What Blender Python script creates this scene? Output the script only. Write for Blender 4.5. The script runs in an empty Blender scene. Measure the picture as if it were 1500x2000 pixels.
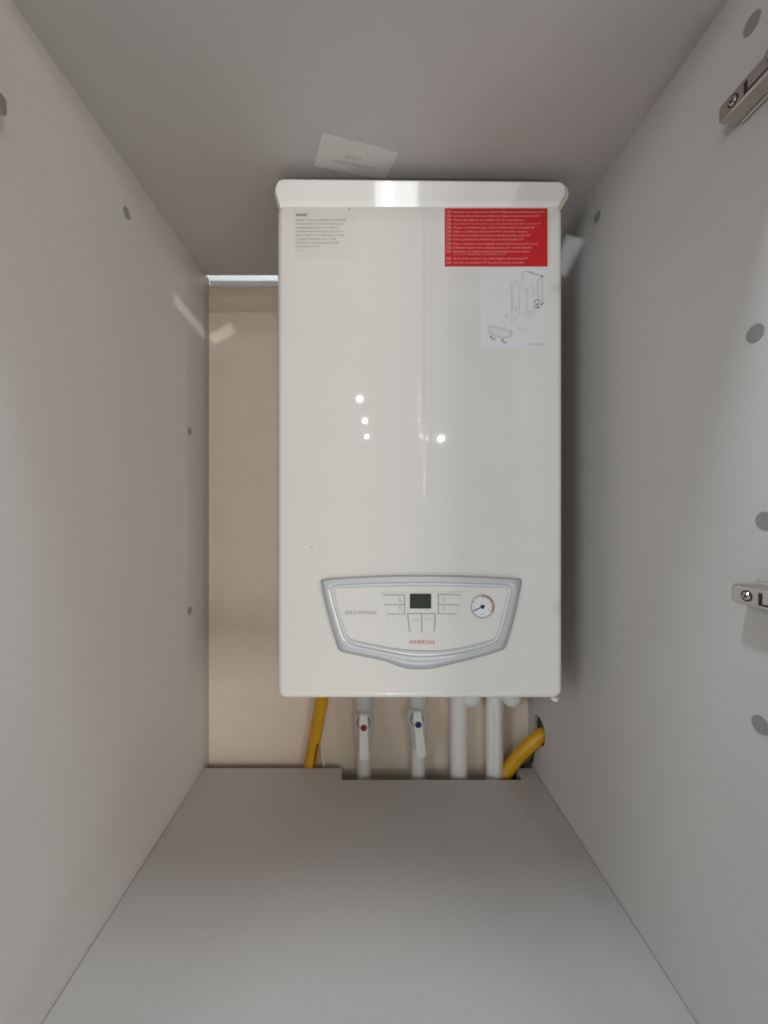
import bpy, bmesh, math, random
from mathutils import Vector, Matrix
random.seed(7)
R = math.radians
scene = bpy.context.scene
COL = scene.collection

# ------------------------------------------------------------------ camera
FPX, VX, VY = 751.0, 718.0, 996.0          # focal length and vanishing point, in photo pixels (1500 x 2000)
CZ = 1.55                                   # eye height
cam_data = bpy.data.cameras.new("camera")
cam = bpy.data.objects.new("camera", cam_data)
COL.objects.link(cam)
cam_data.sensor_fit = 'VERTICAL'
cam_data.sensor_height = 36.0
cam_data.lens = 36.0 * FPX / 2000.0
cam_data.shift_x = (750 - VX) / 2000.0
cam_data.shift_y = (VY - 1000) / 2000.0
cam_data.clip_start = 0.02
cam_data.clip_end = 100
cam.location = (0, 0, CZ)
cam.rotation_euler = (R(90), 0, 0)
scene.camera = cam

# ------------------------------------------------------------------ light
world = bpy.data.worlds.new("World")
scene.world = world
world.use_nodes = True
bg = world.node_tree.nodes['Background']
bg.inputs[0].default_value = (1.0, 0.93, 0.90, 1)
bg.inputs[1].default_value = 0.16
scene.view_settings.view_transform = 'Standard'
scene.view_settings.look = 'None'
scene.view_settings.exposure = 0.0
scene.view_settings.gamma = 1.0
scene.cycles.use_denoising = True
scene.cycles.use_light_tree = False
scene.cycles.filter_width = 1.9
scene.cycles.max_bounces = 10
scene.cycles.diffuse_bounces = 6
scene.cycles.caustics_reflective = False
scene.cycles.caustics_refractive = False


def point_lamp(name, loc, power, radius, color=(1, 1, 1)):
    d = bpy.data.lights.new(name, 'POINT')
    d.energy = power
    d.shadow_soft_size = radius
    d.color = color
    o = bpy.data.objects.new(name, d)
    o.location = loc
    COL.objects.link(o)
    return o


def area_lamp(name, loc, aim, power, sx, sy, color=(1, 1, 1), spread=180, roll=0.):
    d = bpy.data.lights.new(name, 'AREA')
    d.shape = 'RECTANGLE'
    d.size, d.size_y = sx, sy
    d.energy = power
    d.color = color
    d.spread = R(spread)
    o = bpy.data.objects.new(name, d)
    o.location = loc
    q = (Vector(aim) - Vector(loc)).to_track_quat('-Z', 'Y')
    o.rotation_euler = (q.to_matrix() @ Matrix.Rotation(R(roll), 3, 'Z')).to_euler()
    COL.objects.link(o)
    return o


# row of ceiling downlights in the room, mirrored in the glossy casing
for x, y, p in ((-0.072, -2.26, .75), (-0.03, -3.13, .65), (-0.012, -4.06, 0.5), (1.03, -4.2, 3.6)):
    point_lamp("ceiling_downlight", (x, y, CZ + 1.0), p * 18.0, 0.017, (1.0, 0.985, 0.965))
# ceiling lamp just in front of the cabinet: lights the near floor, throws the hinge shadows
point_lamp("front_ceiling_lamp", (-0.12, 0.145, CZ + 1.0), 27.5, 0.045, (0.79, 0.92, 1.0))
# low lamps added in place of floor daylight, to streak and brighten the flap
area_lamp("flap_streak_lamp", (.19, -1.21, CZ - 1.42), (.19, -1.21, CZ), 3.6, .29, .46, (.97, 1, 1))
area_lamp("flap_fill", (.30, -1.22, CZ - 1.43), (.30, -1.22, CZ), 6.5, 1.9, .50, (1, .98, .96))  # wide added fill that lifts the whole flap
# thin unseen lamp added so its reflection draws the bright thread in the flap
area_lamp("flap_thread_lamp", (.135, -1.21, CZ - 1.412), (.135, -1.21, CZ), 1.5, .022, .46, (.95, .98, 1))
# soft fill lamps added out of view to brighten the cabinet walls
area_lamp("side_fill_cool", (-2.5, -2.0, CZ + .40), (0, .6, CZ), 37.0, 1.3, 1.7, (0.90, 0.99, 1.0))
area_lamp("side_fill_warm", (2.6, -2.0, CZ + .10), (0, .6, CZ), 55.0, 1.3, 1.7, (1.0, 0.98, 0.89))
# unseen lamp added above the cabinet to brighten the rear batten through the slot
point_lamp("batten_fill_lamp", (-.15, .66, CZ + 1.0), 1.2, .05, (1.0, 0.93, 0.80))
# narrow lamps added to imitate reflected light patches on the sides and back wall
area_lamp("glint_helper", (.17, -.9, CZ - .9), (.3615, .700, CZ + .462), .0046, .0062, .060, (.90, .98, 1), .12, -7)
area_lamp("glint_helper", (.50, -.90, CZ + .47), (-.357, .775, CZ + .388), .0022, .060, .022, (1, .99, .98), .4)
area_lamp("glint_helper", (-.107, -1.0, CZ + .53), (-.328, .862, CZ + .398), .0008, .056, .026, (1, .98, .96), .4, 30)

# ------------------------------------------------------------------ helpers
WLOC = {}


def W(px, py, d):
    """Photo pixel at depth d -> world point."""
    return Vector(((px - VX) * d / FPX, d, CZ - (py - VY) * d / FPX))


def tag(o, label=None, cat=None, group=None, kind=None):
    if label: o['label'] = label
    if cat: o['category'] = cat
    if group: o['group'] = group
    if kind: o['kind'] = kind
    return o


def thing(name, loc, label, cat, group=None):
    o = bpy.data.objects.new(name, None)
    o.empty_display_size = 0.05
    COL.objects.link(o)
    o.location = loc
    WLOC[o] = Vector(loc)
    return tag(o, label, cat, group)


def obj(name, bm, mat, parent=None, smooth=False, angle=None):
    """bm holds world coordinates; the mesh gets its own origin at its centre."""
    if smooth:
        tot = sum(f.calc_area() for f in bm.faces)
        for f in bm.faces: f.smooth = len(f.verts) <= 4 and f.calc_area() < .12 * tot
        if angle:
            for e in bm.edges:
                if len(e.link_faces) == 2 and e.calc_face_angle(0) > R(angle): e.smooth = False
    lo = Vector((min(v.co[i] for v in bm.verts) for i in range(3)))
    hi = Vector((max(v.co[i] for v in bm.verts) for i in range(3)))
    c = (lo + hi) / 2
    bmesh.ops.translate(bm, verts=bm.verts, vec=-c)
    me = bpy.data.meshes.new(name)
    bm.to_mesh(me)
    bm.free()
    for m in (mat if isinstance(mat, (list, tuple)) else [mat]): me.materials.append(m)
    o = bpy.data.objects.new(name, me)
    COL.objects.link(o)
    place(o, c, parent)
    return o


def place(o, c, parent):
    if parent is not None:
        o.parent = parent
        o.location = Vector(c) - WLOC[parent]
    else:
        o.location = c
    WLOC[o] = Vector(c)


def box_bm(x0, x1, y0, y1, z0, z1, bev=0.0, seg=2, bm=None):
    b = bmesh.new()
    bmesh.ops.create_cube(b, size=1)
    for v in b.verts:
        v.co = Vector((x0 + (v.co.x + .5) * (x1 - x0), y0 + (v.co.y + .5) * (y1 - y0), z0 + (v.co.z + .5) * (z1 - z0)))
    if bev: bmesh.ops.bevel(b, geom=b.edges[:], offset=bev, segments=seg, profile=.5, affect='EDGES')
    if bm is None: return b
    merge(bm, b)
    return bm


def merge(bm, other):
    me = bpy.data.meshes.new("tmp")
    other.to_mesh(me)
    other.free()
    bm.from_mesh(me)
    bpy.data.meshes.remove(me)


def prism(pts, axis, a, b, bev=0.0, seg=2, bm=None):
    """Polygon extruded along an axis. pts are 2-D in the other two axes (kept in x, y, z order)."""
    m = bmesh.new()

    def P(p, t):
        return {'x': (t, p[0], p[1]), 'y': (p[0], t, p[1]), 'z': (p[0], p[1], t)}[axis]
    va = [m.verts.new(P(p, a)) for p in pts]
    vb = [m.verts.new(P(p, b)) for p in pts]
    n = len(pts)
    m.faces.new(va)
    m.faces.new(vb[::-1])
    for i in range(n):
        m.faces.new((va[i], vb[i], vb[(i + 1) % n], va[(i + 1) % n]))
    bmesh.ops.recalc_face_normals(m, faces=m.faces)
    if bev:
        es = [e for e in m.edges if all(v in va for v in e.verts)]
        bmesh.ops.bevel(m, geom=es, offset=bev, segments=seg, profile=.5, affect='EDGES')
    if bm is None: return m
    merge(bm, m)
    return bm


def frame_of(t):
    up = Vector((0, 0, 1)) if abs(t.z) < .9 else Vector((0, 1, 0))
    a = t.cross(up).normalized()
    return a, a.cross(t).normalized()


def tube(path, r, n=20, caps=True, bm=None):
    """Swept circle; r is one radius or one per point."""
    m = bm or bmesh.new()
    path = [Vector(p) for p in path]
    k = len(path)
    rr = r if isinstance(r, (list, tuple)) else [r] * k
    rings = []
    a = None
    for i, p in enumerate(path):
        t = (path[min(i + 1, k - 1)] - path[max(i - 1, 0)]).normalized()
        if a is None: a, b = frame_of(t)
        else:
            a = (a - t * a.dot(t)).normalized()
        b = a.cross(t).normalized()
        rings.append([m.verts.new(p + (a * math.cos(2 * math.pi * j / n) + b * math.sin(2 * math.pi * j / n)) * rr[i]) for j in range(n)])
    for i in range(k - 1):
        for j in range(n):
            m.faces.new((rings[i][j], rings[i][(j + 1) % n], rings[i + 1][(j + 1) % n], rings[i + 1][j]))
    if caps:
        m.faces.new(rings[0][::-1])
        m.faces.new(rings[-1])
    bmesh.ops.recalc_face_normals(m, faces=m.faces)
    return m


def spline(pts, n=12):
    """Catmull-Rom through the points."""
    P = [Vector(p) for p in pts]
    P = [P[0] * 2 - P[1]] + P + [P[-1] * 2 - P[-2]]
    out = []
    for i in range(1, len(P) - 2):
        for s in range(n):
            t = s / n
            a, b, c, d = P[i - 1:i + 3]
            out.append(.5 * ((2 * b) + (c - a) * t + (2 * a - 5 * b + 4 * c - d) * t * t + (3 * b - a - 3 * c + d) * t ** 3))
    out.append(P[-2])
    return out


def disc(c, r, axis, n=28, depth=.0, bm=None, r2=None):
    """Closed short cylinder whose near face is at c, going depth along -axis direction."""
    axis = Vector(axis).normalized()
    return tube([Vector(c) - axis * depth, Vector(c)], [r2 or r, r], n, True, bm)


def rrect(x0, x1, z0, z1, r, n=8):
    pts = []
    for cx, cz, a0 in ((x1 - r, z1 - r, 0), (x0 + r, z1 - r, 90), (x0 + r, z0 + r, 180), (x1 - r, z0 + r, 270)):
        for i in range(n + 1):
            a = R(a0 + 90 * i / n)
            pts.append((cx + r * math.cos(a), cz + r * math.sin(a)))
    return pts


def strokes(bm, pts, w, y, closed=False, t=0.0):
    """Thin flat ink line of width w (metres) in the plane y."""
    P = [Vector((p[0], p[1])) for p in pts]
    if closed: P.append(P[0])
    for a, b in zip(P, P[1:]):
        d = b - a
        if d.length < 1e-7: continue
        d.normalize()
        nrm = Vector((-d.y, d.x)) * w / 2
        a2, b2 = a - d * w * .3, b + d * w * .3
        vs = [bm.verts.new((q.x, y, q.y)) for q in (a2 - nrm, b2 - nrm, b2 + nrm, a2 + nrm)]
        f = bm.faces.new(vs)
        if f.calc_area() and f.normal.y > 0: f.normal_flip()
    return bm


def text_bm(body, x0, z_mid, h, y, width=None, align='L', bold=0.0, bm=None):
    """Flat lettering facing -y. h = capital height; width squeezes it to fit."""
    cu = bpy.data.curves.new("tmp_text", 'FONT')
    cu.body = body
    cu.size = 1
    cu.resolution_u = 2
    cu.offset = bold
    o = bpy.data.objects.new("tmp_text", cu)
    COL.objects.link(o)
    dg = bpy.context.evaluated_depsgraph_get()
    me = bpy.data.meshes.new_from_object(o.evaluated_get(dg))
    b = bmesh.new()
    b.from_mesh(me)
    bpy.data.objects.remove(o)
    bpy.data.curves.remove(cu)
    bpy.data.meshes.remove(me)
    xs = [v.co.x for v in b.verts]
    lo, hi = min(xs), max(xs)
    s = h / .70
    sx = width / (hi - lo) if width else s
    off = {'L': 0, 'C': -(hi - lo) * sx / 2}[align]
    for v in b.verts:
        v.co = Vector((x0 + off + (v.co.x - lo) * sx, y, z_mid + (v.co.y - .35) * s))
    if bm is None: return b
    merge(bm, b)
    return bm


# ------------------------------------------------------------------ materials
def mat(name, color, rough=.5, metal=0., spec=.5, coat=0., noise=0., nscale=60., bump=0., bscale=200., rvar=0., stretch=None):
    m = bpy.data.materials.new(name)
    m.use_nodes = True
    nt = m.node_tree
    bs = nt.nodes['Principled BSDF']
    bs.inputs['Base Color'].default_value = (*color, 1)
    bs.inputs['Roughness'].default_value = rough
    bs.inputs['Metallic'].default_value = metal
    bs.inputs['Specular IOR Level'].default_value = spec
    bs.inputs['Coat Weight'].default_value = coat
    bs.inputs['Coat Roughness'].default_value = .04
    tc = nt.nodes.new('ShaderNodeTexCoord')
    mp = nt.nodes.new('ShaderNodeMapping')
    nt.links.new(tc.outputs['Object'], mp.inputs['Vector'])
    if stretch: mp.inputs['Scale'].default_value = stretch
    if noise or rvar:
        n = nt.nodes.new('ShaderNodeTexNoise')
        n.inputs['Scale'].default_value = nscale
        n.inputs['Detail'].default_value = 6
        n.inputs['Roughness'].default_value = .65
        nt.links.new(mp.outputs[0], n.inputs['Vector'])
        if noise:
            r = nt.nodes.new('ShaderNodeValToRGB')
            r.color_ramp.elements[0].position = .3
            r.color_ramp.elements[1].position = .7
            r.color_ramp.elements[0].color = (*[c * (1 - noise) for c in color], 1)
            r.color_ramp.elements[1].color = (*[min(1, c * (1 + noise)) for c in color], 1)
            nt.links.new(n.outputs['Fac'], r.inputs[0])
            nt.links.new(r.outputs[0], bs.inputs['Base Color'])
        if rvar:
            q = nt.nodes.new('ShaderNodeMapRange')
            q.inputs['To Min'].default_value = max(0, rough - rvar)
            q.inputs['To Max'].default_value = rough + rvar
            nt.links.new(n.outputs['Fac'], q.inputs['Value'])
            nt.links.new(q.outputs[0], bs.inputs['Roughness'])
    if bump:
        n2 = nt.nodes.new('ShaderNodeTexNoise')
        n2.inputs['Scale'].default_value = bscale
        n2.inputs['Detail'].default_value = 3
        nt.links.new(mp.outputs[0], n2.inputs['Vector'])
        bp = nt.nodes.new('ShaderNodeBump')
        bp.inputs['Strength'].default_value = bump
        bp.inputs['Distance'].default_value = .001
        nt.links.new(n2.outputs['Fac'], bp.inputs['Height'])
        nt.links.new(bp.outputs[0], bs.inputs['Normal'])
    return m


M = {
    'laminate': mat('grey laminate', (.515, .490, .478), .42, noise=.06, nscale=700, bump=.2, bscale=1500, rvar=.06),
    'laminate_edge': mat('grey edge banding', (.45, .435, .42), .5, noise=.03),
    'cap': mat('grey cover cap', (.23, .23, .235), .5, noise=.05, nscale=300),
    'wall': mat('beige painted plaster', (.84, .725, .605), .6, noise=.03, nscale=25, bump=.25, bscale=260),
    'batten': mat('white batten', (.74, .735, .72), .4, noise=.02),
    'casing': mat('white enamelled steel', (.775, .752, .725), .025, noise=.012, nscale=9, bump=.010, bscale=50),
    'shield': mat('white gloss board', (.92, .905, .88), .05, noise=.01, nscale=14),
    'ivory': mat('ivory edge', (.70, .62, .47), .4, noise=.05, nscale=80),
    'silver': mat('silver paint', (.57, .585, .615), .40, metal=.35, noise=.02, nscale=400),
    'silver_light': mat('pale silver lip', (.74, .755, .79), .36, metal=.2, noise=.02, nscale=400),
    'fascia': mat('off white plastic', (.76, .745, .715), .35, noise=.01, nscale=200),
    'lcd': mat('dark green display', (.034, .046, .038), .3, noise=.3, nscale=90),
    'lcd_bezel': mat('black display rim', (.02, .022, .022), .4, noise=.1),
    'ink': mat('black ink', (.03, .03, .035), .6, noise=.1),
    'ink_grey': mat('grey ink', (.20, .20, .21), .6, noise=.1),
    'ink_pale': mat('pale grey ink', (.40, .40, .40), .6, noise=.1),
    'ink_brown': mat('brown grey ink', (.30, .27, .25), .6, noise=.1),
    'ink_red': mat('red ink', (.52, .035, .02), .5, noise=.05),
    'red': mat('red sticker', (.60, .009, .014), .4, noise=.03, nscale=120),
    'red_print': mat('pale print on red', (.85, .33, .31), .5, noise=.05),
    'red_box': mat('pale box on red', (.62, .11, .11), .5, noise=.05),
    'sticker_white': mat('bluish white sticker', (.76, .77, .80), .35, noise=.02, nscale=60),
    'sticker_clear': mat('clear film sticker', (.745, .722, .70), .2, noise=.01, nscale=60),
    'paper': mat('white paper label', (.64, .62, .59), .7, noise=.03, nscale=120),
    'pvc': mat('white plastic pipe', (.86, .84, .81), .35, noise=.03, nscale=60),
    'valve': mat('white valve paint', (.70, .69, .66), .3, noise=.03, nscale=90),
    'lever': mat('white lever', (.89, .88, .86), .3, noise=.02, nscale=90),
    'dot_red': mat('red dot', (.33, .02, .015), .4, noise=.05),
    'dot_blue': mat('blue dot', (.012, .02, .16), .4, noise=.05),
    'yellow': mat('yellow gas hose', (.70, .36, .006), .42, noise=.08, nscale=40, bump=.1, bscale=120),
    'black': mat('black gap shade', (.02, .02, .02), .5, noise=.1),
    'cable': mat('white cable', (.78, .76, .73), .4, noise=.03),
    'nickel': mat('nickel plated steel', (.57, .54, .50), .25, metal=1., noise=.03, nscale=60, rvar=.04),
    'nickel_bright': mat('bright nickel', (.74, .71, .66), .16, metal=1., noise=.04, nscale=150),
    'slot': mat('dark recess', (.012, .011, .010), .6, noise=.1),
    'hole_shade': mat('dark brown hole shade', (.05, .028, .018), .6, noise=.2),
    'dial': mat('gauge face', (.82, .83, .86), .3, noise=.01),
    'dial_red': mat('red gauge band', (.40, .15, .11), .4, noise=.03),
    'dial_grey': mat('gauge rim', (.33, .33, .35), .3, noise=.03),
    'scuff': mat('scuff mark', (.22, .20, .19), .6, noise=.1),
}

# ------------------------------------------------------------------ dimensions
DB, DW, DF = .838, .868, .270              # cabinet back edge, wall face, cabinet front edge
D = FPX / 1261.0                            # boiler front
XL = (398 - VX) * DB / FPX
XR = (1042 - VX) * DB / FPX
ZT = CZ + (VY - 538) * DB / FPX
ZB = CZ - (1500 - VY) * DB / FPX
T = .018

# ------------------------------------------------------------------ wall behind
bm = box_bm(-2.2, 2.2, DW, DW + .12, CZ - 1.55, CZ + 1.3)
tag(obj('wall', bm, M['wall']), kind='structure')

# ------------------------------------------------------------------ cabinet
cab = thing('cabinet', (0, DB, ZB), 'open light grey laminate cabinet boxed round the boiler', 'cabinet')


def cut(o, cutter_bm):
    """Boolean difference, applied to the mesh."""
    me = bpy.data.meshes.new('tmp_cut')
    cutter_bm.to_mesh(me)
    cutter_bm.free()
    c = bpy.data.objects.new('tmp_cut', me)
    COL.objects.link(c)
    md = o.modifiers.new('cut', 'BOOLEAN')
    md.operation = 'DIFFERENCE'
    md.solver = 'EXACT'
    md.object = c
    bpy.context.view_layer.update()
    dg = bpy.context.evaluated_depsgraph_get()
    new = bpy.data.meshes.new_from_object(o.evaluated_get(dg))
    o.modifiers.clear()
    old = o.data
    new.name = old.name
    o.data = new
    bpy.data.meshes.remove(old)
    bpy.data.objects.remove(c)
    bpy.data.meshes.remove(me)


left = obj('side_panel', box_bm(XL - T, XL, DF, DB, ZB - .30, ZT + T, .0003, 1), M['laminate'], cab)
left['label'] = 'left side panel'
right = obj('side_panel', box_bm(XR, XR + T, DF, DB, ZB - .30, ZT + T, .0003, 1), M['laminate'], cab)
right['label'] = 'right side panel with a hole for the yellow hose'
HD, HZ = .8125, W(1051, 1426, .8125).z
bpy.context.view_layer.update()
cut(right, disc((XR - .03, HD - .001, HZ), .029, (-1, 0, 0), 36, .08))
obj('hole_shade', disc((XR + .0085, HD - .001, HZ), .0289, (-1, 0, 0), 36, .004), M['hole_shade'], cab)  # dark brown disc painting the darkness inside the hose hole
obj('hole_light_block', box_bm(XR + T + .002, XR + T + .018, DF, DB, ZB - .30, ZT + T), M['laminate'], cab)  # unseen board added to keep side light out of the hose hole
obj('front_light_block', box_bm(XL + .0003, XR - .0003, DF + .02, DF + .038, ZB - .30, ZB - T - .0004), M['laminate'], cab)  # unseen board added to stop light leaking in below the floor
obj('lower_light_block', box_bm(XL + .0003, XR - .0003, DF + .039, DW - .001, ZB - .30, ZB - .282), M['laminate'], cab)  # unseen closing board, added against the same leak from underneath
obj('top_panel', box_bm(XL - .0010, XR + .0010, DF - .0005, DB - .0005, ZT, ZT + T - .001), M['laminate'], cab)
DC = (CZ - ZB) * FPX / (1523 - VY)
xa = (668 - VX) * .822 / FPX
xb = (1013 - VX) * .822 / FPX
obj('bottom_panel', prism([(XL + .0004, DF), (XR - .0004, DF), (XR - .0008, DB), (xb, DB), (xb + .001, DC + .004), (xb - .004, DC),
                           (xa + .003, DC), (xa, DC + .004), (xa - .001, DB), (XL + .0008, DB)], 'z', ZB, ZB - T, .0006, 1), M['laminate'], cab)
fl = obj('filler_strip', box_bm(XL - .012, XL - .0008, DB + .0015, DW - .0005, ZB - .30, ZT + .01), M['laminate_edge'], cab)
fr = fl.copy()
COL.objects.link(fr)
place(fr, (XR + .0064, WLOC[fl].y, WLOC[fl].z), cab)
obj('rear_batten', box_bm(XL + .004, XR - .004, DW - .008, DW - .0005, CZ + (VY - 558) * (DW - .008) / FPX, ZT + .03, .0008, 1), M['batten'], cab)

# screw cover caps
cap0 = None
for px, py, side in ((247, 416, -1), (370, 842, -1), (370, 1193, -1), (1167, 424, 1), (1469, 46, 1), (1475, 651, 1), (1494, 1017, 1), (1486, 1416, 1)):
    x = XL if side < 0 else XR
    d = x * FPX / (px - VX)
    c = W(px, py, d)
    if cap0 is None:
        cap0 = obj('cover_cap', disc((x + .0007, c.y, c.z), .0082, (1, 0, 0), 32, .0012, None, .0086), M['cap'], left)
        o = cap0
    else:
        o = cap0.copy()
        COL.objects.link(o)
        o.parent = left if side < 0 else right
        o.rotation_euler = (0, 0, math.pi if side > 0 else 0)
        place(o, (x + (.0001 if side < 0 else -.0001), c.y, c.z), left if side < 0 else right)


# hinges
def hinge(side, dend, z, wings, label):
    x0 = XL if side < 0 else XR
    s = -side                                # pointing into the cabinet

    def X(w): return x0 + s * w
    h = .0086
    q0 = .0195                                # how far the arm stands out from the panel
    # arm: U channel with a chamfered rear end, running along the depth
    pts = [(dend - .0020, z - h), (dend, z - h + .0025), (dend, z + h - .0025), (dend - .0020, z + h), (dend - .085, z + h + .0012), (dend - .085, z - h - .0012)]
    b = prism(pts, 'x', X(q0), X(.0035), .0014, 3)
    arm = obj('hinge', b, M['nickel'], cab, True, 40)
    arm['label'] = label
    obj('mounting_plate', box_bm(min(X(0.0002), X(.0030)), max(X(.0002), X(.0030)), dend - .075, dend - .006, z - h - .0035, z + h + .0035, .0008, 2), M['nickel'], arm)
    if wings:
        pts = [(dend - .040, z - .034), (dend - .036, z - .031), (dend - .036, z + .031), (dend - .040, z + .034), (dend - .056, z + .034), (dend - .06, z + .031), (dend - .06, z - .031), (dend - .056, z - .034)]
        obj('mounting_wing', prism(pts, 'x', X(.0048), X(.0004), .0012, 2), M['nickel_bright'], arm, True, 40)
    # adjusting screw in a recess
    sy = dend - .015
    obj('screw_recess', disc((X(q0 + .0005), sy, z), .0050, (s, 0, 0), 24, .001), M['slot'], arm)
    obj('screw', disc((X(q0 + .0015), sy, z), .0030, (s, 0, 0), 24, .0016, None, .0042), M['nickel_bright'], arm, True, 50)
    b = bmesh.new()
    for a in (30, 120):
        ca, sa = math.cos(R(a)), math.sin(R(a))
        q = box_bm(-.0002, .0002, -.0026, .0026, -.0005, .0005)
        for v in q.verts:
            v.co = Vector((X(q0 + .0015) + v.co.x, sy + v.co.y * ca - v.co.z * sa, z + v.co.y * sa + v.co.z * ca))
        merge(b, q)
    obj('screw_cross', b, M['slot'], arm)
    b = box_bm(min(X(q0 - .0003), X(q0 + .00015)), max(X(q0 - .0003), X(q0 + .00015)), dend - .0290, dend - .0252, z - .0062, z + .0052, .0002, 1)
    box_bm(min(X(q0 - .0003), X(q0 + .00015)), max(X(q0 - .0003), X(q0 + .00015)), dend - .050, dend - .0291, z - .0062, z - .0040, .0002, 1, b)
    obj('adjusting_slot', b, M['slot'], arm)
    # knuckle toward the front
    obj('knuckle', tube([(X(q0 - .004), dend - .046, z), (X(q0 + .001), dend - .053, z), (X(q0 + .004), dend - .066, z), (X(q0 - .002), dend - .084, z)], [.003, .0065, .0080, .006], 20), M['nickel_bright'], arm, True)
    return arm


hinge(1, .375, W(1405, 229, .375).z, True, 'upper right hinge')
hinge(1, .362, W(1430, 1157, .362).z, False, 'lower right hinge')
hinge(-1, .3605, W(15, 213, .3605).z, False, 'upper left hinge')

# paper label stuck under the top panel
pc = [(W(px, py, 1).x * (ZT - CZ) * FPX / (VY - py), (ZT - CZ) * FPX / (VY - py)) for px, py in ((629, 258), (778, 297), (752, 351), (613, 323))]
lab = obj('paper_label', prism(pc, 'z', ZT - .0002, ZT - .0007), M['paper'])
tag(lab, 'pale paper label stuck crooked under the cabinet top above the boiler', 'label')
b = bmesh.new()
o0, ex = Vector(pc[3]), Vector(pc[2]) - Vector(pc[3])
ey = Vector(pc[0]) - Vector(pc[3])
for row, (u0, u1, nn, hh) in enumerate(((.38, .62, 7, .12), (.22, .80, 18, .11))):
    for k in range(nn):
        u = u0 + (u1 - u0) * (k + .15) / nn
        du = (u1 - u0) / nn * random.uniform(.35, .7)
        if random.random() < .12: continue
        v = .50 - .2 * row
        for seg in range(2):
            a0 = o0 + ex * (u + du * .5 * seg) + ey * (v - hh * random.uniform(.2, .5))
            a1 = o0 + ex * (u + du * (.5 * seg + .25)) + ey * (v + hh * random.uniform(.2, .5))
            n = Vector((-(a1 - a0).y, (a1 - a0).x)).normalized() * .0004
            f = b.faces.new([b.verts.new((q.x, q.y, ZT - .0009)) for q in (a0 - n, a1 - n, a1 + n, a0 + n)])
            if f.normal.z > 0: f.normal_flip()
obj('print', b, M['ink_pale'], lab)

# ------------------------------------------------------------------ boiler
BX0, BX1 = (542 - VX) / 1261, (1097 - VX) / 1261
BZ0, BZ1 = CZ - (1363 - VY) / 1261, CZ + (VY - 402) / 1261
BC = (BX0 + BX1) / 2
BZ1F = BZ1
KS = 1.0085                                 # the rounded edges set the outline a little behind the front plane
BX0, BX1, BZ0, BZ1 = BX0 * KS, BX1 * KS, CZ + (BZ0 - CZ) * KS, CZ + (BZ1 - CZ) * KS
boiler = thing('gas_boiler', (BC, DW, BZ0), 'white wall hung gas boiler with silver framed control panel and red sticker', 'boiler')


def casing_bm(x0, x1, z0, z1, yf, yb, rc, re, n=8, es=6, bow=.0):
    """Rounded-rectangle shell with a rounded front edge and a gridded, faintly bowed front."""
    b = bmesh.new()
    rings = []
    rings.append([b.verts.new((x, yb, z)) for x, z in rrect(x0, x1, z0, z1, rc, n)])
    for i in range(es + 1):
        a = R(90 * i / es)
        ins = re * (1 - math.cos(a))
        y = yf + re * (1 - math.sin(a))
        rings.append([b.verts.new((x, y, z)) for x, z in rrect(x0 + ins, x1 - ins, z0 + ins, z1 - ins, max(rc - ins, .001), n)])
    for A, B in zip(rings, rings[1:]):
        for j in range(len(A)):
            b.faces.new((A[j], A[(j + 1) % len(A)], B[(j + 1) % len(A)], B[j]))
    ins = re + .0006
    rings.append([b.verts.new((x, yf, z)) for x, z in rrect(x0 + ins, x1 - ins, z0 + ins, z1 - ins, max(rc - ins, .001), n)])
    for A, B in ((rings[-2], rings[-1]),):
        for j in range(len(A)):
            b.faces.new((A[j], A[(j + 1) % len(A)], B[(j + 1) % len(A)], B[j]))
    b.faces.new(rings[-1])
    b.faces.new(rings[0][::-1])
    bmesh.ops.recalc_face_normals(b, faces=b.faces)
    return b


cs = obj('casing', casing_bm(BX0, BX1, BZ0, BZ1, D, DW - .006, .014, .009), M['casing'], boiler, True, 30)
# soft vertical ridge pressed into the middle of the front, dying out above the control panel
b = bmesh.new()
zs = [BZ1 - .012 - (BZ1 - .012 - W(0, 1108, D).z) * i / 40 for i in range(41)]
xr = W(822, 0, D).x
prof = [(-17, 0), (-15, .25), (-12, .5), (-9.5, .55), (-7.5, .9), (-4, 1.25), (0, 1.35), (3, 1.3), (5, .9), (7, .45), (10, .5), (13, .4), (16, .2), (18, 0)]
grid = []
for i, z in enumerate(zs):
    t = i / 40
    fade = max(0, min(1, (1 - t) / .35)) ** 1.2 * (1 - .3 * math.exp(-t * 9))
    grid.append([b.verts.new((xr + x * .001, D - .00012 - h * .0023 * fade, z)) for x, h in prof])
for A, B in zip(grid, grid[1:]):
    for j in range(len(A) - 1): b.faces.new((A[j], A[j + 1], B[j + 1], B[j]))
bmesh.ops.recalc_face_normals(b, faces=b.faces)
if sum(f.normal.y for f in b.faces) > 0: bmesh.ops.reverse_faces(b, faces=b.faces)
obj('front_ridge', b, M['casing'], boiler, True)

# glossy flap standing tilted on the top edge, ivory backing peeping out at both ends
def flap_bm(xb0, xb1, xt0, xt1, y0, z0, ang, L, r, t, rows=10):
    """Flared sheet with rounded upper corners, leaning toward the viewer by ang from the horizontal."""
    P = [(xb1, 0.)]
    n = 8
    P += [(xt1 - r + r * math.cos(R(90 * i / n)), L - r + r * math.sin(R(90 * i / n))) for i in range(n + 1)]
    P += [(xt0 + r - r * math.sin(R(90 * i / n)), L - r + r * math.cos(R(90 * i / n))) for i in range(n + 1)]
    P += [(xb0, 0.)]
    ca, sa = math.cos(R(ang)), math.sin(R(ang))
    b = prism(P, 'z', 0, t, min(.0012, t * .45), 3)
    for v in b.verts:
        u, w = v.co.y, v.co.z
        v.co = Vector((v.co.x, y0 - ca * u + sa * w, z0 + sa * u + ca * w))
    bmesh.ops.recalc_face_normals(b, faces=b.faces)
    return b


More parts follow.
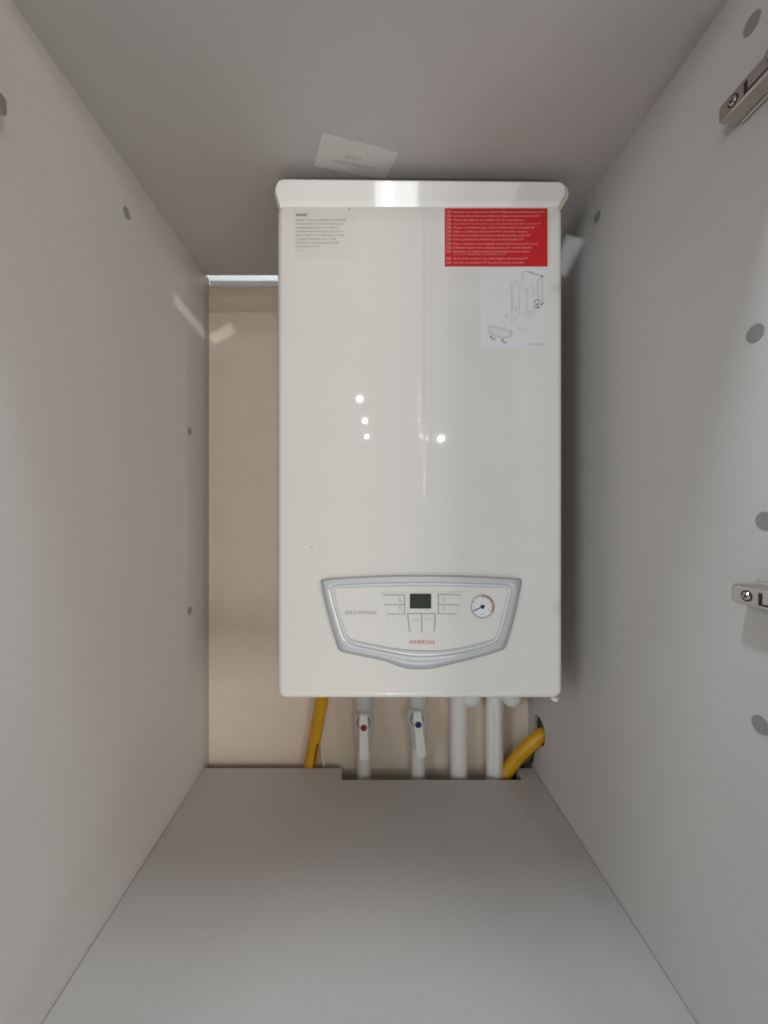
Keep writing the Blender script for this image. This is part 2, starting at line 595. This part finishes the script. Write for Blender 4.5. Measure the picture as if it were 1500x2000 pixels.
pt = .5762
X0b, X1b = (548.5 - VX) / 1261, (1086 - VX) / 1261
X0t, X1t = (534.5 - VX) * pt / FPX, (1111 - VX) * pt / FPX
shield = obj('top_flap', flap_bm(X0b, X1b, X0t, X1t, D + .008, BZ1F - .0075, 47, .0405, .0150, .003), M['shield'], boiler, True, 40)
shield.rotation_euler = (0, R(.35), R(.25))
bk = obj('flap_backing', flap_bm(X0b - .0035, X1b + .0065, X0t - .0022, X1t + .0070, D + .0112, BZ1F - .0075, 47, .0405, .0170, .004), M['ivory'], shield, True, 40)

# --- stickers
def sticker(name, px0, py0, px1, py1, m, label, t=.0003, skew=0.):
    a, c = W(px0, py0, D), W(px1, py1, D)
    o = obj(name, prism([(a.x, c.z), (c.x, c.z - skew), (c.x, a.z - skew), (a.x, a.z)], 'y', D - t, D - .00005), m, boiler)
    o['label'] = label
    return o


border = sticker('sticker_backing', 867, 405.5, 1071, 522.5, M['sticker_white'], 'thin white border of the red sticker', .00025)
red = sticker('warning_sticker', 868.5, 407, 1069.5, 521, M['red'], 'red multilingual warning sticker', .0004)
lines = [
    (414.2, 1385, 'Importante: per il collegamento gas utilizzare obbligatoriamente guarnizione piana da 3/4"'),
    (422.0, 1325, 'Importante: para conectar el gas se deben usar obligatoriamente juntas planas de 3/4"'),
    (429.8, 1115, 'Önemli: gaz bağlantısı için, mutlaka 3/4" düz conta kullanınız'),
    (437.4, 1335, 'Σημαντικό: για τη σύνδεση αερίου χρησιμοποιήστε υποχρεωτικά επίπεδη φλάντζα 3/4"'),
    (444.7, 1260, 'Uwaga: do podłączenia gazu należy stosować płaską uszczelkę 3/4"'),
    (452.5, 1155, 'Važno: za priključak plina koristiti 3/4" ravnu brtvu obvezno'),
    (460.1, 1195, 'Pomembno: pri priklopu plina obvezno uporabite ploščato tesnilo 3/4"'),
    (467.9, 1105, 'Fontos: gázbekötéshez kötelező lapos tömítést használni 3/4"'),
    (476.3, 1295, 'Pozor: na pripojenie k plynu používajte výhradne ploché tesnenie 3/4" povinne'),
    (484.0, 1220, 'Důležité: k plynovému přípoji použijte 3/4" ploché těsnění'),
    (491.7, 1190, 'Внимание: для подключения газа обязательно использовать'),
    (496.6, 870, 'плоскую прокладку диаметром 3/4"'),
    (505.2, 1160, 'Atenție: pentru racordarea la gaz utilizați obligatoriu garnitură plată 3/4"'),
    (513.0, 1105, 'Important: use exclusively 3/4" flat gasket for the gas connection'),
]
codes = ['IT', 'ES', 'TR', 'GR', 'PL', 'HR', 'SI', 'HU', 'SK', 'CZ', 'RU', None, 'RO', 'IE']
b = bmesh.new()
bb = bmesh.new()
for (py, zx, s), code in zip(lines, codes):
    z = W(0, py, D).z
    xs = W(885.3, 0, D).x
    thin = py in (437.4, 496.6)
    text_bm(s, xs, z, .0029 if not thin else .0026, D - .00055, (860 + zx * .1467 - 885.3) / 1261, bold=-.004 if thin else .012, bm=b)
    if code:
        cx = W(876.5, 0, D).x
        prism(rrect(cx - .0042, cx + .0042, z - .0024, z + .0024, .0008, 3), 'y', D - .00052, D - .0004, bm=bb)
        text_bm(code, cx, z, .0026, D - .00060, None, 'C', bm=b)
obj('language_box', bb, M['red_box'], red)
obj('lettering', b, M['red_print'], red)
b = bmesh.new()
for k in range(17):
    if k in (7, 12): continue
    z = W(0, 418 + k * 5.2, D).z
    strokes(b, [(W(1073.6, 0, D).x, z), (W(1073.6, 0, D).x, z - .0024)], .0007, D - .0003)
obj('side_print', b, M['ink_pale'], boiler)

notice = sticker('notice_sticker', 575, 409, 692, 506, M['sticker_clear'], 'clear notice sticker with dark Cyrillic text', .0002)
b = bmesh.new()
text_bm('ВНИМАНИЕ', W(578.5, 0, D).x, W(0, 420, D).z, .0034, D - .0003, 21.5 / 1261, bold=.03, bm=b)
obj('heading', b, M['ink'], notice)
b = bmesh.new()
for k, (x1, s) in enumerate(((675, 'Удалить заглушки, убедиться в наличии'), (671, 'теплоносителя в системе отопления и воды'), (661.5, 'давление воды должно быть в пределах'),
                             (671.5, 'указанных на манометре и соответст-'), (673, 'вии, открыть газовый кран, а также'), (656.5, 'проверить удаление газов, утечки'),
                             (660.5, 'обратиться в авторизованный сервис'), (622.5, 'для первого пуска'))):
    text_bm(s, W(578.5, 0, D).x, W(0, 429.7 + 7.36 * k, D).z, .0031, D - .0003, (x1 - 578.5) / 1261, bold=.006, bm=b)
obj('lettering', b, M['ink_brown'], notice)
b = bmesh.new()
text_bm('1.023581', W(578.5, 0, D).x, W(0, 489.3, D).z, .0021, D - .0003, 16 / 1261, bm=b)
obj('code_print', b, M['ink_pale'], notice)

dia = sticker('diagram_sticker', 939.5, 524.5, 1067, 678, M['sticker_white'], 'white sticker with an exploded line drawing of the boiler')
yd = D - .0005


def Q(zx, zy):
    p = W(850 + zx / 6, 390 + zy / 6, D)
    return (p.x, p.z)


thin = [[(890, 1340), (890, 985), (950, 955), (950, 1015), (1075, 1050), (1150, 1005)], [(985, 1040), (985, 1320)], [(945, 1300), (965, 1330), (1000, 1342), (1040, 1342), (1052, 1300)],
        [(1030, 1000), (1030, 850), (1085, 840)], [(990, 960), (1012, 900), (1030, 850)], [(1265, 925), (1265, 1190)], [(1245, 930), (1245, 1160)],
        [(1150, 1005), (1150, 1150)], [(1065, 1280), (1065, 1385)], [(1095, 1290), (1095, 1395)], [(1120, 1300), (1120, 1380)], [(1145, 1270), (1145, 1390)], [(1160, 1280), (1160, 1340)],
        [(820, 1345), (945, 1385), (940, 1412), (885, 1416), (835, 1385), (820, 1345)], [(835, 1385), (840, 1360)], [(800, 1500), (825, 1470)],
        [(985, 1500), (1030, 1512), (1050, 1520), (1078, 1552)], [(980, 1500), (1000, 1552), (1040, 1560)], [(915, 1265), (935, 1305), (950, 1285), (925, 1270), (955, 1260)],
        [(650, 1500), (880, 1560), (862, 1600), (790, 1606), (700, 1572), (655, 1540), (650, 1500)], [(1075, 1050), (1075, 1290)], [(905, 1005), (905, 1330)]]
dark = [[(635, 1475), (900, 1545), (880, 1612), (780, 1622), (690, 1585), (628, 1555), (635, 1475)], [(1200, 1170), (1200, 945), (1225, 935), (1262, 900)]]
heavy = [[(1080, 845), (1170, 872), (1262, 900)], [(658, 1615), (672, 1640), (690, 1640), (710, 1615)], [(792, 1655), (805, 1682), (822, 1680), (838, 1660)],
         [(1240, 890), (1262, 912)], [(1165, 1190), (1200, 1170), (1230, 1190)], [(1160, 1240), (1175, 1265), (1205, 1272)], [(1235, 1225), (1265, 1215)], [(1185, 1245), (1215, 1205)], [(1150, 1190), (1165, 1200)], [(1245, 1240), (1268, 1200)]]
b = bmesh.new()
for p in thin: strokes(b, [Q(*q) for q in p], (.00046), yd)
obj('line_drawing', b, M['ink_pale'], dia)
b = bmesh.new()
for p in dark: strokes(b, [Q(*q) for q in p], .00055, yd)
for p in heavy: strokes(b, [Q(*q) for q in p], .0011, yd - .00006)
cen = Q(1200, 1222)
strokes(b, [(cen[0] + .0052 * math.cos(R(a)), cen[1] + .0062 * math.sin(R(a))) for a in range(0, 361, 30)], .0006, yd)
tag(obj('bold_drawing', b, M['ink_grey'], dia), kind='stuff')
for q in ((652, 1605), (785, 1645), (1250, 902), (1195, 1230), (1205, 1265)):
    c = Q(*q)
    obj('drawing_dot', disc((c[0], yd - .00016, c[1]), .0017, (0, -1, 0), 14, .00006), M['ink_grey'], dia)
b = bmesh.new()
text_bm('COD. - 1.02358', Q(1090, 0)[0], Q(0, 1695)[1], .0030, yd, 30 / 1261, bold=.01, bm=b)
obj('lettering', b, M['ink_pale'], dia)

# scuffs on the enamel
for px, py, r in ((609, 1068, .0012), (614, 1054, .0008), (682, 407.5, .0013), (901, 1079, .0007)):
    c = W(px, py, D)
    obj('scuff', disc((c.x, D - .00015, c.z), r, (0, -1, 0), 10, .0001), M['scuff'], boiler)

# --- control panel
DP = D - .009                                # face of the silver frame


def loop(pts, d):
    return [tuple((W(px, py, d).x, W(px, py, d).z)) for px, py in pts]


def smooth_loop(pts, n=6):
    P = [Vector((p[0], p[1], 0)) for p in pts]
    k = len(P)
    out = []
    for i in range(k):
        a, b_, c, d_ = P[i - 1], P[i], P[(i + 1) % k], P[(i + 2) % k]
        for s in range(n):
            t = s / n
            q = .5 * ((2 * b_) + (c - a) * t + (2 * a - 5 * b_ + 4 * c - d_) * t * t + (3 * b_ - a - 3 * c + d_) * t ** 3)
            out.append((q.x, q.y))
    return out


def resample(pts, n):
    P = [Vector(p) for p in pts] + [Vector(pts[0])]
    L = [0]
    for a, b_ in zip(P, P[1:]): L.append(L[-1] + (b_ - a).length)
    out = []
    j = 0
    for i in range(n):
        s = L[-1] * i / n
        while L[j + 1] < s: j += 1
        t = (s - L[j]) / max(1e-9, L[j + 1] - L[j])
        out.append(tuple(P[j].lerp(P[j + 1], t)))
    return out


outer_px = [(629, 1140), (631, 1133), (638, 1131), (680, 1128), (750, 1125), (822, 1124), (900, 1125), (965, 1128), (1008, 1130), (1015, 1132), (1017, 1139),
            (1011, 1170), (1001, 1215), (989, 1255), (985, 1264), (976, 1270), (930, 1284), (885, 1295), (860, 1301), (835, 1305), (805, 1305), (780, 1300), (755, 1291), (715, 1282),
            (680, 1275), (668, 1271), (661, 1263), (648, 1220), (637, 1178)]
inner_px = [(653, 1157), (655, 1150.5), (662, 1149), (740, 1146), (822, 1145), (900, 1146), (984, 1148.5), (991, 1150), (992, 1156),
            (984, 1192), (972, 1236), (966, 1246), (955, 1252), (915, 1263), (870, 1270), (825, 1271), (780, 1268), (735, 1260), (692, 1251), (682, 1246), (675, 1234), (663, 1195)]


def angular(pts, n, c):
    """Resample a star-shaped outline by angle about c, so loops correspond."""
    out = []
    k = len(pts)
    for i in range(n):
        a = 2 * math.pi * i / n
        # equalise: stretch x so that the wide shape is sampled evenly
        dx, dy = math.cos(a) * 2.0, math.sin(a)
        best = None
        for j in range(k):
            p, q = pts[j], pts[(j + 1) % k]
            ex_, ey_ = q[0] - p[0], q[1] - p[1]
            den = dx * ey_ - dy * ex_
            if abs(den) < 1e-12: continue
            t = ((p[0] - c[0]) * ey_ - (p[1] - c[1]) * ex_) / den
            u = ((p[0] - c[0]) * dy - (p[1] - c[1]) * dx) / den
            if t > 0 and -1e-9 <= u <= 1 + 1e-9 and (best is None or t > best): best = t
        out.append((c[0] + dx * best, c[1] + dy * best))
    return out


N = 220
ctr = (822, 1205)
O = angular(smooth_loop(outer_px), N, ctr)
I = angular(smooth_loop(inner_px), N, ctr)


def mixloop(t, d, gro=0.):
    return [(W(o_[0] + (i_[0] - o_[0]) * t, o_[1] + (i_[1] - o_[1]) * t, D).x,
             d, W(o_[0] + (i_[0] - o_[0]) * t, o_[1] + (i_[1] - o_[1]) * t, D).z) for o_, i_ in zip(O, I)]


def ringmesh(loops):
    b = bmesh.new()
    V = [[b.verts.new(p) for p in L] for L in loops]
    for A, B in zip(V, V[1:]):
        for j in range(len(A)): b.faces.new((A[j], A[(j + 1) % len(A)], B[(j + 1) % len(A)], B[j]))
    bmesh.ops.recalc_face_normals(b, faces=b.faces)
    return b


# parallax: the frame stands proud of the front, so shrink it about the vanishing point
def proud(L, d0=D):
    return [((x) * (y / d0), y, CZ + (z - CZ) * (y / d0)) for x, y, z in L]


fr_loops = [mixloop(-.01, D + .002), mixloop(0, D - .0035), mixloop(.06, D - .0062), mixloop(.16, D - .0082), mixloop(.30, D - .009), mixloop(.60, D - .0078), mixloop(.68, D - .0066), mixloop(.72, D - .0060)]
b = ringmesh([proud(L) for L in fr_loops])
if sum(f.normal.y * f.calc_area() for f in b.faces) > 0: bmesh.ops.reverse_faces(b, faces=b.faces)
frame = obj('control_frame', b, M['silver'], boiler, True, 35)
lip = [mixloop(.705, D - .0052), mixloop(.73, D - .0066), mixloop(.80, D - .0068), mixloop(.96, D - .0046), mixloop(1.0, D - .0028), mixloop(1.01, D + .0004)]
b = ringmesh([proud(L) for L in lip])
if sum(f.normal.y * f.calc_area() for f in b.faces) > 0: bmesh.ops.reverse_faces(b, faces=b.faces)
obj('inner_lip', b, M['silver_light'], frame, True, 35)
# dark joint round the fascia and round the frame
YF = D - .0022                               # fascia surface
b = ringmesh([proud(mixloop(.97, YF + .0006)), proud(mixloop(1.035, YF + .0006))])
if sum(f.normal.y * f.calc_area() for f in b.faces) > 0: bmesh.ops.reverse_faces(b, faces=b.faces)
obj('panel_joint', b, M['ink_grey'], frame)
b = ringmesh([mixloop(-.045, D - .0003), mixloop(.05, D - .0003)])
if sum(f.normal.y * f.calc_area() for f in b.faces) > 0: bmesh.ops.reverse_faces(b, faces=b.faces)
obj('frame_joint', b, M['ink_grey'], frame)
fas_pts = [(x, z) for x, y, z in proud(mixloop(1.018, YF))]
fascia = obj('control_panel', prism(fas_pts, 'y', YF, D - .0004), M['fascia'], boiler)


def F(px, py, y=YF):
    p = W(px, py, y)
    return (p.x, p.z)


kp = [(750, 1156), (898, 1155), (901, 1162), (897, 1195), (889, 1222), (878, 1238), (862, 1242), (790, 1243), (772, 1239), (762, 1225), (754, 1195), (748, 1163)]
pad = obj('key_pad', prism([F(*p) for p in smooth_loop(kp, 4)], 'y', YF - .0007, YF + .0003, .0005, 3), M['fascia'], boiler, True, 45)
YK = YF - .0007
keys = [[(750, 1163), (789, 1163), (789, 1180.5), (754, 1180.5)], [(755, 1182), (789, 1182), (789, 1198), (759, 1198)],
        [(857, 1163), (898, 1163), (895, 1180.5), (857, 1180.5)], [(857, 1182), (895, 1182), (891, 1198), (857, 1198)],
        [(798, 1199), (822, 1199), (823, 1233), (801, 1233)], [(825, 1199), (849, 1199), (846, 1233), (825, 1233)]]
for k in keys:
    obj('key', prism([F(*p, YK) for p in k], 'y', YK - .0005, YK + .0002, .0003, 2), M['fascia'], pad, True, 45)
b = bmesh.new()
yl = YK - .0007
for pts_ in ([(748, 1162), (790, 1162), (790, 1199), (756, 1199.5)], [(751, 1181.5), (790, 1180.5)], [(899, 1162), (856, 1161), (856, 1198.5), (892, 1199)], [(856, 1180.5), (895, 1181.5)],
             [(800, 1234), (796, 1198.5), (850, 1198.5), (848, 1233)], [(823, 1198.5), (824.5, 1235)]):
    strokes(b, [F(*p, yl) for p in pts_], .00085, yl)
obj('key_outline', b, M['ink_grey'], pad)
b = bmesh.new()
for cx, cy in ((781, 1171), (781, 1187), (867, 1170), (866.5, 1187)):
    b = bmesh.new()
    strokes(b, [F(cx - 2, cy + 4, yl), F(cx + 2.5, cy + 4, yl)], .0008, yl)
    strokes(b, [F(cx - 2, cy + 1, yl), F(cx, cy - 4, yl), F(cx + 2, cy + 1, yl)], .0006, yl)
    strokes(b, [F(cx - 1.5, cy + 2, yl), F(cx + 1.5, cy + 2, yl)], .0006, yl)
    obj('key_symbol', b, M['ink_pale'], pad)
b = text_bm('stop', F(812, 0, yl)[0], F(0, 1210.5, yl)[1], .0032, yl, .0105, 'C')
obj('key_symbol', b, M['ink_pale'], pad)
b = text_bm('reset', F(836, 0, yl)[0], F(0, 1208.5, yl)[1], .0032, yl, .011, 'C')
obj('key_symbol', b, M['ink_pale'], pad)
a, c = F(800.5, 1159.5, YK), F(842, 1188.5, YK)
disp = obj('display', prism(rrect(a[0], c[0], c[1], a[1], .0008, 3), 'y', YK - .0008, YK), M['lcd_bezel'], boiler)
obj('screen', prism([(a[0] + .0016, c[1] + .0014), (c[0] - .0016, c[1] + .0014), (c[0] - .0016, a[1] - .0014), (a[0] + .0016, a[1] - .0014)], 'y', YK - .0010, YK - .0007), M['lcd'], disp)
# lettering of the panel
obj('lettering', text_bm('EOLO MYTHOS', F(675, 0)[0], F(0, 1196.5)[1], .0052, YF - .00025, 60 / 1261), M['ink_grey'], fascia)
obj('lettering', text_bm('IMMERGAS', F(800, 0)[0], F(0, 1254)[1], .0058, YF - .00025, 49 / 1261, bold=0), M['ink_red'], fascia)
# pressure gauge
gc = F(941, 1184)
g = obj('pressure_gauge', tube([(gc[0], YF + .0005, gc[1]), (gc[0], YF - .0022, gc[1]), (gc[0], YF - .0026, gc[1])], [.0182, .0182, .0176], 48), M['fascia'], boiler, True, 40)
obj('dial', disc((gc[0], YF - .0029, gc[1]), .0168, (0, -1, 0), 48, .0005), M['dial'], g)


def arc(b, r0, r1, a0, a1, y, n=40):
    V = []
    for i in range(n + 1):
        t = R(a0 + (a1 - a0) * i / n)
        V.append((b.verts.new((gc[0] + r0 * math.cos(t), y, gc[1] + r0 * math.sin(t))), b.verts.new((gc[0] + r1 * math.cos(t), y, gc[1] + r1 * math.sin(t)))))
    for p, q in zip(V, V[1:]):
        f = b.faces.new((p[0], p[1], q[1], q[0]))
        if f.normal.y > 0: f.normal_flip()
    bmesh.ops.recalc_face_normals(b, faces=b.faces)
    return b


obj('rim_band', arc(bmesh.new(), .0160, .0178, 95, 330, YF - .0031), M['dial_grey'], g)
obj('red_band', arc(bmesh.new(), .0152, .0178, -30, 95, YF - .0031), M['dial_red'], g)
b = bmesh.new()
for k in range(9):
    t = R(210 - 30 * k)
    strokes(b, [(gc[0] + .0118 * math.cos(t), gc[1] + .0118 * math.sin(t)), (gc[0] + .0140 * math.cos(t), gc[1] + .0140 * math.sin(t))], .0007, YF - .0032)
for s, a_ in (('0', 205), ('1', 150), ('2', 90), ('3', 35), ('4', -25)):
    text_bm(s, gc[0] + .0098 * math.cos(R(a_)), gc[1] + .0098 * math.sin(R(a_)), .0028, YF - .0032, None, 'C', bm=b)
text_bm('bar', gc[0], gc[1] - .0108, .0022, YF - .0032, None, 'C', bm=b)
obj('scale_print', b, M['ink_grey'], g)
b = bmesh.new()
t = R(204)
strokes(b, [(gc[0] - .004 * math.cos(t), gc[1] - .004 * math.sin(t)), (gc[0] + .0145 * math.cos(t), gc[1] + .0145 * math.sin(t))], .0012, YF - .0036)
disc((gc[0], YF - .0040, gc[1]), .0032, (0, -1, 0), 20, .0008, b)
obj('needle', b, M['ink'], g)
# little drip nub under the right corner
c = W(1083, 1364, D + .02)
obj('casing_clip', tube([(c.x, c.y, c.z + .004), (c.x, c.y, c.z - .003)], [.008, .005], 14), M['casing'], boiler, True, 50)

# ------------------------------------------------------------------ pipes and valves below
DPIPE = .836
ZLOW = ZB - .055


def pipe_thing(px, wpx, label, group):
    t = thing('water_pipe', (W(px, 0, DPIPE).x, DPIPE, ZLOW), label, 'pipe', group)
    return t, W(px, 0, DPIPE).x, wpx * DPIPE / FPX / 2


def valve_pipe(px, dotm, lever_top, lever_bot, label, spec):
    t, x, r = pipe_thing(px, 27, label, 'white pipes under the boiler')
    pb = obj('pipe', tube([(x, DPIPE, ZLOW), (x, DPIPE, W(0, 1440, DPIPE).z)], r, 24), M['pvc'], t, True, 60)
    zz = lambda py: W(0, py, DPIPE).z
    dy = spec
    # union, ball body and packing nut, turned about the pipe axis
    prof = [(1462, r + .0008), (1450, r + .003), (1443, .0185), (1428, .0205), (1412, .0212), (1402, .0212), (1394, .020), (1388, .0165), (1384, .0170), (1376, .0205), (1366, .0215), (1352, .0205), (1335, .019), (1320, .019)]
    obj('valve_body', tube([(x, DPIPE, zz(p + dy)) for p, _ in prof], [q for _, q in prof], 28), M['valve'], t, True, 35)
    # stem boss toward the viewer with the lever on it
    cy = lever_top[1] + 20
    cz = W(0, cy, DPIPE - .035).z
    cx = W(lever_top[0], 0, DPIPE - .035).x
    obj('stem_boss', tube([(cx, DPIPE - .012, cz), (cx, DPIPE - .024, cz), (cx, DPIPE - .026, cz)], [.0195, .0185, .0165], 28), M['valve'], t, True, 35)
    obj('stem_ring', tube([(cx, DPIPE - .0255, cz), (cx, DPIPE - .0275, cz)], [.0152, .0150], 28), M['ink_brown'], t, True, 35)
    obj('stem', tube([(cx, DPIPE - .027, cz), (cx, DPIPE - .037, cz)], [.0112, .0100], 24), M['valve'], t, True, 35)
    dl = DPIPE - .040
    A, B = Vector(lever_top), Vector(lever_bot)
    ax = (B - A).normalized()
    nx = Vector((-ax.y, ax.x))
    out = []
    L = (B - A).length
    w = [(0, 5.0), (2, 7.4), (6, 8.4), (20, 8.6), (L * .45, 8.4), (L * .70, 9.2), (L * .92, 9.8), (L - 3, 8.8), (L, 6.0)]
    for s, h in w: out.append(A + ax * s + nx * h)
    for s, h in w[::-1]: out.append(A + ax * s - nx * h)
    lp = [(W(p.x, p.y, dl).x, W(p.x, p.y, dl).z) for p in out]
    lev = obj('lever', prism(lp, 'y', dl - .0045, dl + .002, .0022, 3), M['lever'], t, True, 45)
    # the grip end steps down toward the pipe
    tip = B - ax * 6
    q = W(tip.x, tip.y, dl)
    obj('lever_tip', prism([(q.x + u * .0098, q.z + v) for u, v in ((-1, .012), (1, .012), (1, -.006), (.6, -.009), (-.6, -.009), (-1, -.006))], 'y', dl + .001, dl + .009, .002, 2), M['lever'], lev, True, 45)
    dc = A + ax * 27
    p = W(dc.x, dc.y, dl - .005)
    obj('colour_dot', disc((p.x, dl - .0051, p.z), .0066, (0, -1, 0), 24, .0012, None, .0070), dotm, lev)
    return t


valve_pipe(711, M['dot_red'], (710, 1395), (711, 1483), 'white pipe with a lever valve marked by a red dot', 0)
valve_pipe(817, M['dot_blue'], (814.5, 1389), (823, 1478), 'white pipe with a slanting lever valve marked by a blue dot', -6)


def plain_pipe(px, epx, label, printed):
    t, x, r = pipe_thing(px, 33, label, 'white pipes under the boiler')
    pb = obj('pipe', tube([(x, DPIPE, ZLOW), (x, DPIPE, W(0, 1340, DPIPE).z)], r, 28), M['pvc'], t, True, 60)
    # elbow beside it, its rounded underside showing below the casing
    ex_ = W(epx, 0, DPIPE).x
    zb_ = W(0, 1360, DPIPE).z
    rad = .0215
    b = bmesh.new()
    P, Rr = [], []
    for i in range(9):
        a_ = R(90 * i / 8)
        P.append((ex_, DPIPE - .004, zb_ - rad * .95 * math.cos(a_))); Rr.append(max(.0005, rad * math.sin(a_)))
    P.append((ex_, DPIPE - .004, zb_ + .05)); Rr.append(rad)
    obj('elbow', tube(P, Rr, 28, True, b), M['pvc'], t, True, 60)
    obj('elbow_link', tube([(ex_, DPIPE - .002, zb_ + .004), (x, DPIPE - .002, zb_ + .014)], .0165, 24), M['pvc'], t, True, 60)
    if printed:
        b = bmesh.new()
        for k in range(15):
            py = 1376 + k * 9.2
            z = W(0, py, DPIPE).z
            an = R(-112)
            c_, s_ = math.cos(an), math.sin(an)
            for u in range(2):
                z2 = z - .0045 * u
                q = box_bm(-.0010, .0010, -.0004, .0004, -.0013, .0013)
                for v in q.verts:
                    v.co = Vector((x + (r) * c_ - v.co.x * s_ + v.co.y * c_, DPIPE + (r) * s_ + v.co.x * c_ + v.co.y * s_, z2 + v.co.z * random.uniform(.7, 1.)))
                merge(b, q)
        obj('pipe_print', b, M['ink_pale'], t)
    return t


plain_pipe(896, 919, 'plain white pipe right of the blue dot valve', False)
plain_pipe(966, 998, 'white pipe with grey print beside the slanting yellow hose', True)

# yellow gas hose at the left
DH = .853
hose = thing('gas_hose', W(606, 1500, DH), 'yellow hose hanging below the left part of the boiler', 'hose', 'yellow hoses under the boiler')
path = spline([W(634, 1330, DH), W(629, 1365, DH), W(622, 1405, DH), W(614, 1450, DH), W(606, 1497, DH), W(599, 1550, DH)])
obj('tube', tube(path, .0138, 24), M['yellow'], hose, True)
b = bmesh.new()
pp = spline([W(621.5, 1448, DH), W(617.5, 1470, DH), W(613.5, 1497, DH)], 10)
for i, p in enumerate(pp):
    if i % 5 == 4: continue
    q = box_bm(p.x - .0016, p.x + .0016, p.y - .0140, p.y - .0085, p.z - .0013, p.z + .0013)
    merge(b, q)
obj('hose_print', b, M['ink'], hose)

# white cable next to it
cab2 = obj('white_cable', tube(spline([W(620, 1395, .860), W(625, 1430, .860), W(629, 1465, .860), W(632, 1500, .858), W(634, 1540, .856)]), .0035, 12), M['cable'], None, True)
tag(cab2, 'thin white cable beside the left yellow hose', 'cable')

# yellow hose entering the hole in the right panel
hose2 = thing('gas_hose', W(985, 1515, .838), 'slanting yellow hose going through the hole in the right panel', 'hose', 'yellow hoses under the boiler')
path = spline([W(955, 1560, .832), W(985, 1514, .832), W(1010, 1480, .826), W(1034, 1456, .818), (XR + .006, HD, HZ - .011), (XR + .019, HD + .001, HZ - .008)])
obj('tube', tube(path, .0136, 24), M['yellow'], hose2, True)
# dark strand put in for the shadowed gap behind the hose
bc = obj('gap_shade_strand', tube(spline([(XR + .004, HD + .012, HZ - .018), W(1040, 1482, .842), W(1024, 1496, .848), W(1008, 1508, .848), W(1003, 1524, .848), W(999, 1550, .848)]), .0032, 12), M['black'], None, True)
tag(bc, 'short dark strand standing for a shadowed gap behind the slanting yellow hose', 'cable')
